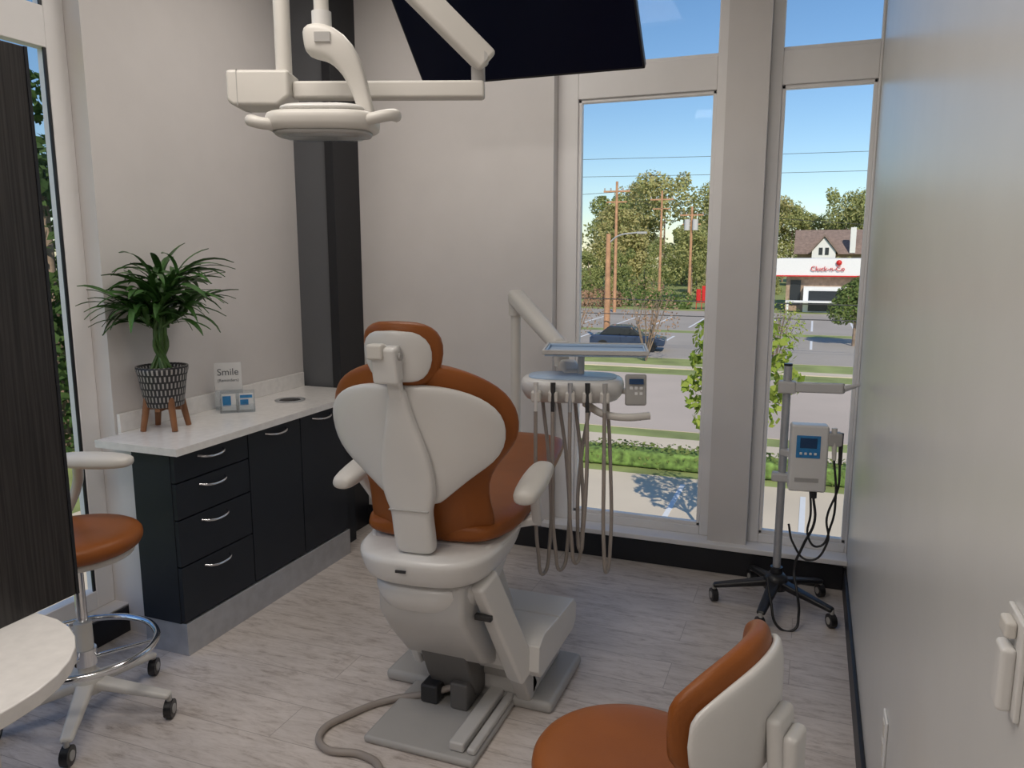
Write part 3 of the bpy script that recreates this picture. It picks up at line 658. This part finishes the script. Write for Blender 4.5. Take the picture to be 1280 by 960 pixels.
for i in range(20):
    put_tree(tl,kinds[(2,0,1,3)[i%4]][0],(-18+2.8*i+r.uniform(-1,1),172+r.uniform(-5,5),GZ),1.12*r.uniform(.85,1.1),r.uniform(0,6),16,k); k+=1
for i in range(9):
    put_tree(tl,kinds[4][0],(-14+4.4*i,120+r.uniform(-6,6),GZ),.55*r.uniform(.8,1.1),r.uniform(0,6),10,k); k+=1
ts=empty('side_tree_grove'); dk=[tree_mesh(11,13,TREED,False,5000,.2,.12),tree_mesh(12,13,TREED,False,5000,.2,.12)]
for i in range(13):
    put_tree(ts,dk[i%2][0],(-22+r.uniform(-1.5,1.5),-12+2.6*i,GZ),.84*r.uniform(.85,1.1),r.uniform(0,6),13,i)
mt=empty('shade_tree',(2.55,53,GZ)); leafcloud('canopy',[(0,0,2.6,1.2),(.9,0,2.3,1.0),(-.8,0,2.2,.9),(.3,0,3.5,.9),(-.4,.2,3.1,.8)],3600,.11,SHRUB,mt,8); rod('trunk',(0,0,0),(0,0,3),.12,BARK,mt,.06,8)
def leafless(name,loc,H,m,seed):
    e=empty(name,loc); rr=random.Random(seed)
    for i in range(12):
        a=i*.7; t=Vector((math.cos(a)*H*.3*rr.uniform(.4,1),math.sin(a)*H*.3,H*rr.uniform(.7,1)))
        rod('branch_%d'%i,(0,0,.0),t,.04,BARK,e,.012,5)
        t2=t*.6+Vector((rr.uniform(-.6,.6),rr.uniform(-.6,.6),H*.35)); rod('twig_%d'%i,t*.6,t2,.02,BARK,e,.008,5)
    leafcloud('sparse_leaves',[(0,0,H*.75,H*.38),(H*.15,0,H*.6,H*.3)],520,.07,m,e,seed)
leafless('crape_myrtle_tree',(-12.6,42,GZ),4.2,REDL,3)
leafless('crape_myrtle_tree.001',(-8.2,41.5,GZ),4.0,REDL,4)
leafless('crape_myrtle_tree.002',(-1.6,41.2,GZ),3.2,AUTL,9)
for i,(x,y) in enumerate(((-22,84),(-18,86),(-14.5,83.5))):
    mt=empty('garden_bush' if i==0 else 'garden_bush.%03d'%i,(x,y,GZ)); leafcloud('foliage',[(0,0,1.0,1.2),(1.8,0,.8,1.0),(-1.6,0,.8,1.0)],900,.16,REDL if i<1 else SHRUB,mt,20+i)
nt_=empty('young_maple_tree',(-1.20,14.2,GZ))
cl=[(-.50,0,3.75,.32),(-.62,.1,3.2,.34),(-.45,-.2,4.25,.30),(.25,0,4.4,.42),(.62,.1,4.05,.40),(.75,0,3.5,.38),(0,0,3.7,.6),(.1,.2,3.1,.5),(-.40,0,2.75,.34),(.55,0,3.0,.35)]
leafcloud('foliage',cl,1000,.085,AUTL,nt_,31)
rod('trunk',(0,0,0),(0,0,3.2),.06,BARK,nt_,.03,8)
for i,c in enumerate(cl): rod('branch_%d'%i,(0,0,2.2),(c[0],c[1],c[2]),.02,BARK,nt_,.006,5)
hg=empty('boxwood_hedge',(0,20.5,GZ))
boxes('hedge_core',[((-15,-.35,0),(40,.35,.45))],HEDGE,hg,.1)
leafcloud('hedge_leaves',[(-12+.35*i,0,.25,.40) for i in range(46)],7000,.06,SHRUB,hg,40)
rs=empty('restaurant_building',(0,0,0))
boxes('walls',[((-2.6,84.5,GZ),(12,98,.2))],BRICKM,rs)
boxes('parapet',[((-3.6,83.5,-.4),(13,98.5,1.25))],SIDING,rs)
boxes('entry_tower',[((-.9,83,GZ),(3.2,85,-1.5))],SIDING,rs)
boxes('glazing',[((-2.2,84.4,GZ+.6),(-1.2,84.5,-.9)),((-.4,82.9,GZ+.1),(2.8,83.0,-1.9)),((3.6,84.4,GZ+.6),(11,84.5,-.9))],DWIN,rs)
boxes('red_stripe',[((-3.65,83.4,-.52),(13,83.5,-.40))],RED,rs)
text('sign','Cluck-n-Co',.66,RED,(1.2,83.35,.25),(pi/2,0,0),rs).data.extrude=.03
lathe('sign_mark',[(.26,-.05),(.26,.05)],RED,rs,loc=(2.2,83.35,.85),rot=(pi/2,0,0))
boxes('drive_canopy',[((-2.5,81.5,-3.0),(3.5,83,-2.85))],SIDING,rs)
boxes('canopy_posts',[((-2.4,81.6,GZ),(-2.2,81.8,-3)),((3.2,81.6,GZ),(3.4,81.8,-3))],SIDING,rs)
ho=empty('suburban_house',(0,0,0))
boxes('walls',[((-3.0,148,GZ),(12,158,1.9))],BRICKM,ho)
prism('main_roof',[(147,1.7),(159,1.7),(153,6.0)],-3.6,13,ROOF,ho)
prism('gable_wall',[(-.6,-1),(3.2,-1),(3.2,2.2),(1.3,4.5),(-.6,2.2)],146,150,SIDING,ho,axis='y')
prism('gable_roof',[(-1.0,1.8),(1.3,4.7),(3.6,1.8),(3.6,2.2),(1.3,5.1),(-1.0,2.2)],145.6,151,ROOF,ho,axis='y')
boxes('windows',[((.5,145.9,1.6),(1.1,146,2.8)),((1.5,145.9,1.6),(2.1,146,2.8))],DWIN,ho)
boxes('chimney',[((5.4,147,1.9),(6.3,148,6.2))],SIDING,ho)
pw=empty('overhead_power_lines')
def upole(nm,x,y,top,r,arm=True,lamp=False,trans=False,par=None):
    e=bpy.data.objects.new(nm,None); COL.objects.link(e); e.location=(x,y,GZ); H=top-GZ
    if par: e.parent=par
    rod('pole',(0,0,0),(0,0,H),r*1.2,POLE,e,r*.8,10)
    if arm:
        boxes('crossarm',[((-1.3,-.08,H-1.0),(1.3,.08,H-.85)),((-1.0,-.08,H-2.0),(1.0,.08,H-1.87))],POLE,e)
        for k in (-1.2,-.6,.6,1.2): rod('insulator',(k,0,H-.85),(k,0,H-.6),.07,GREYP,e)
    if lamp:
        tube('lamp_arm',[(0,0,H-.6),(.6,-.1,H-.15),(1.8,-.2,H+.05)],.05,GREYP,e); box('lamp_head',(2.1,-.2,H+.03),(.6,.25,.14),GREYP,e,.03)
    if trans: rod('transformer',(.45,-.3,H-2.6),(.45,-.3,H-1.4),.32,LGREY,e); rod('transformer_b',(-.45,-.3,H-2.6),(-.45,-.3,H-1.4),.32,LGREY,e)
upole('street_lamp',-11.9,47.5,2.9,.18,False,True)
upole('pole_a',-18.3,76,8.6,.15,par=pw)
upole('pole_b',-16.3,89,8.6,.14,par=pw)
upole('pole_c',-13.1,90,6.9,.16,True,False,True,par=pw)
upole('pole_d',-7.6,110,7,.16,par=pw)
def wire(nm,a,b,sag,r=.022):
    m=[(a[i]+b[i])/2 for i in range(3)]; m[2]-=sag
    tube(nm,[a,m,b],r,WIRE,pw)
wire('wire_1',(-60,30,7.0),(50,44,7.0),1.0,.010); wire('wire_2',(-60,30,6.3),(50,44,6.1),1.0,.010); wire('wire_3',(-60,45.5,-.3),(50,45.5,-.9),.4,.03); wire('wire_4',(-60,45.5,-1.3),(50,45.5,-1.6),.4,.025)
wire('wire_5',(-18.3,76,7.8),(-13.1,90,6.2),.5); wire('wire_6',(-18.3,76,7.6),(-90,60,8),2); wire('wire_7',(-13.1,90,6.1),(60,95,7),2.5)
bn=empty('feather_flags',(-11.3,83,GZ))
for i in range(4): boxes('flag_%d'%i,[((i*.55-.03,0,0),(i*.55+.03,.05,2.0)),((i*.55,0,.7),(i*.55+.42,.05,2.1+.35*i))],RED,bn)
def car(name,x,y,m,rz):
    e=empty(name,(x,y,GZ),rz)
    prism('body',[(-2.2,.35),(2.2,.35),(2.25,.75),(1.4,.92),(-1.9,.95),(-2.2,.8)],-.85,.85,m,e,.08,axis='y')
    prism('cabin',[(-1.7,.92),(.95,.9),(.3,1.42),(-1.1,1.44)],-.72,.72,DWIN,e,.08,axis='y')
    prism('roof_panel',[(-1.1,1.42),(.3,1.40),(.2,1.46),(-1.0,1.48)],-.68,.68,m,e,.02,axis='y')
    for a in (-1.4,1.4):
        for s in (-.8,.8): rod('wheel',(a,s-.1,.33),(a,s+.1,.33),.33,BLKP,e)
car('parked_car',-10.2,46.0,CARP,.1)

# ------------------------------------------------------------------ lights / world
sun=bpy.data.lights.new('sun','SUN'); sun.energy=3.5; sun.angle=.009; sun.color=(1,.90,.74)
so=bpy.data.objects.new('sun',sun); COL.objects.link(so)
dirv=Vector((-.35,.85,-.70)).normalized(); so.rotation_euler=dirv.to_track_quat('-Z','Y').to_euler()
w=bpy.data.worlds.new('world'); S.world=w; w.use_nodes=True; nt=w.node_tree; bg=nt.nodes['Background']
sky=nt.nodes.new('ShaderNodeTexSky'); sky.sky_type='NISHITA'; sky.sun_disc=False; sky.sun_elevation=math.radians(38); sky.sun_rotation=math.radians(200)
sky.air_density=1.0; sky.dust_density=.2; sky.ozone_density=2.5
hs_=nt.nodes.new('ShaderNodeHueSaturation'); hs_.inputs['Saturation'].default_value=1.15
nt.links.new(sky.outputs[0],hs_.inputs['Color']); nt.links.new(hs_.outputs[0],bg.inputs[0]); bg.inputs[1].default_value=.12

cam=bpy.data.cameras.new('cam'); co=bpy.data.objects.new('camera',cam); COL.objects.link(co)
cam.sensor_width=36; cam.lens=36*975/1280; cam.clip_start=.02; cam.clip_end=1000
co.location=(0,0,1.65); co.rotation_euler=(math.radians(90-9.43),0,math.radians(21))
S.camera=co
S.view_settings.view_transform='Standard'
S.view_settings.look='None'
S.view_settings.exposure=0.05
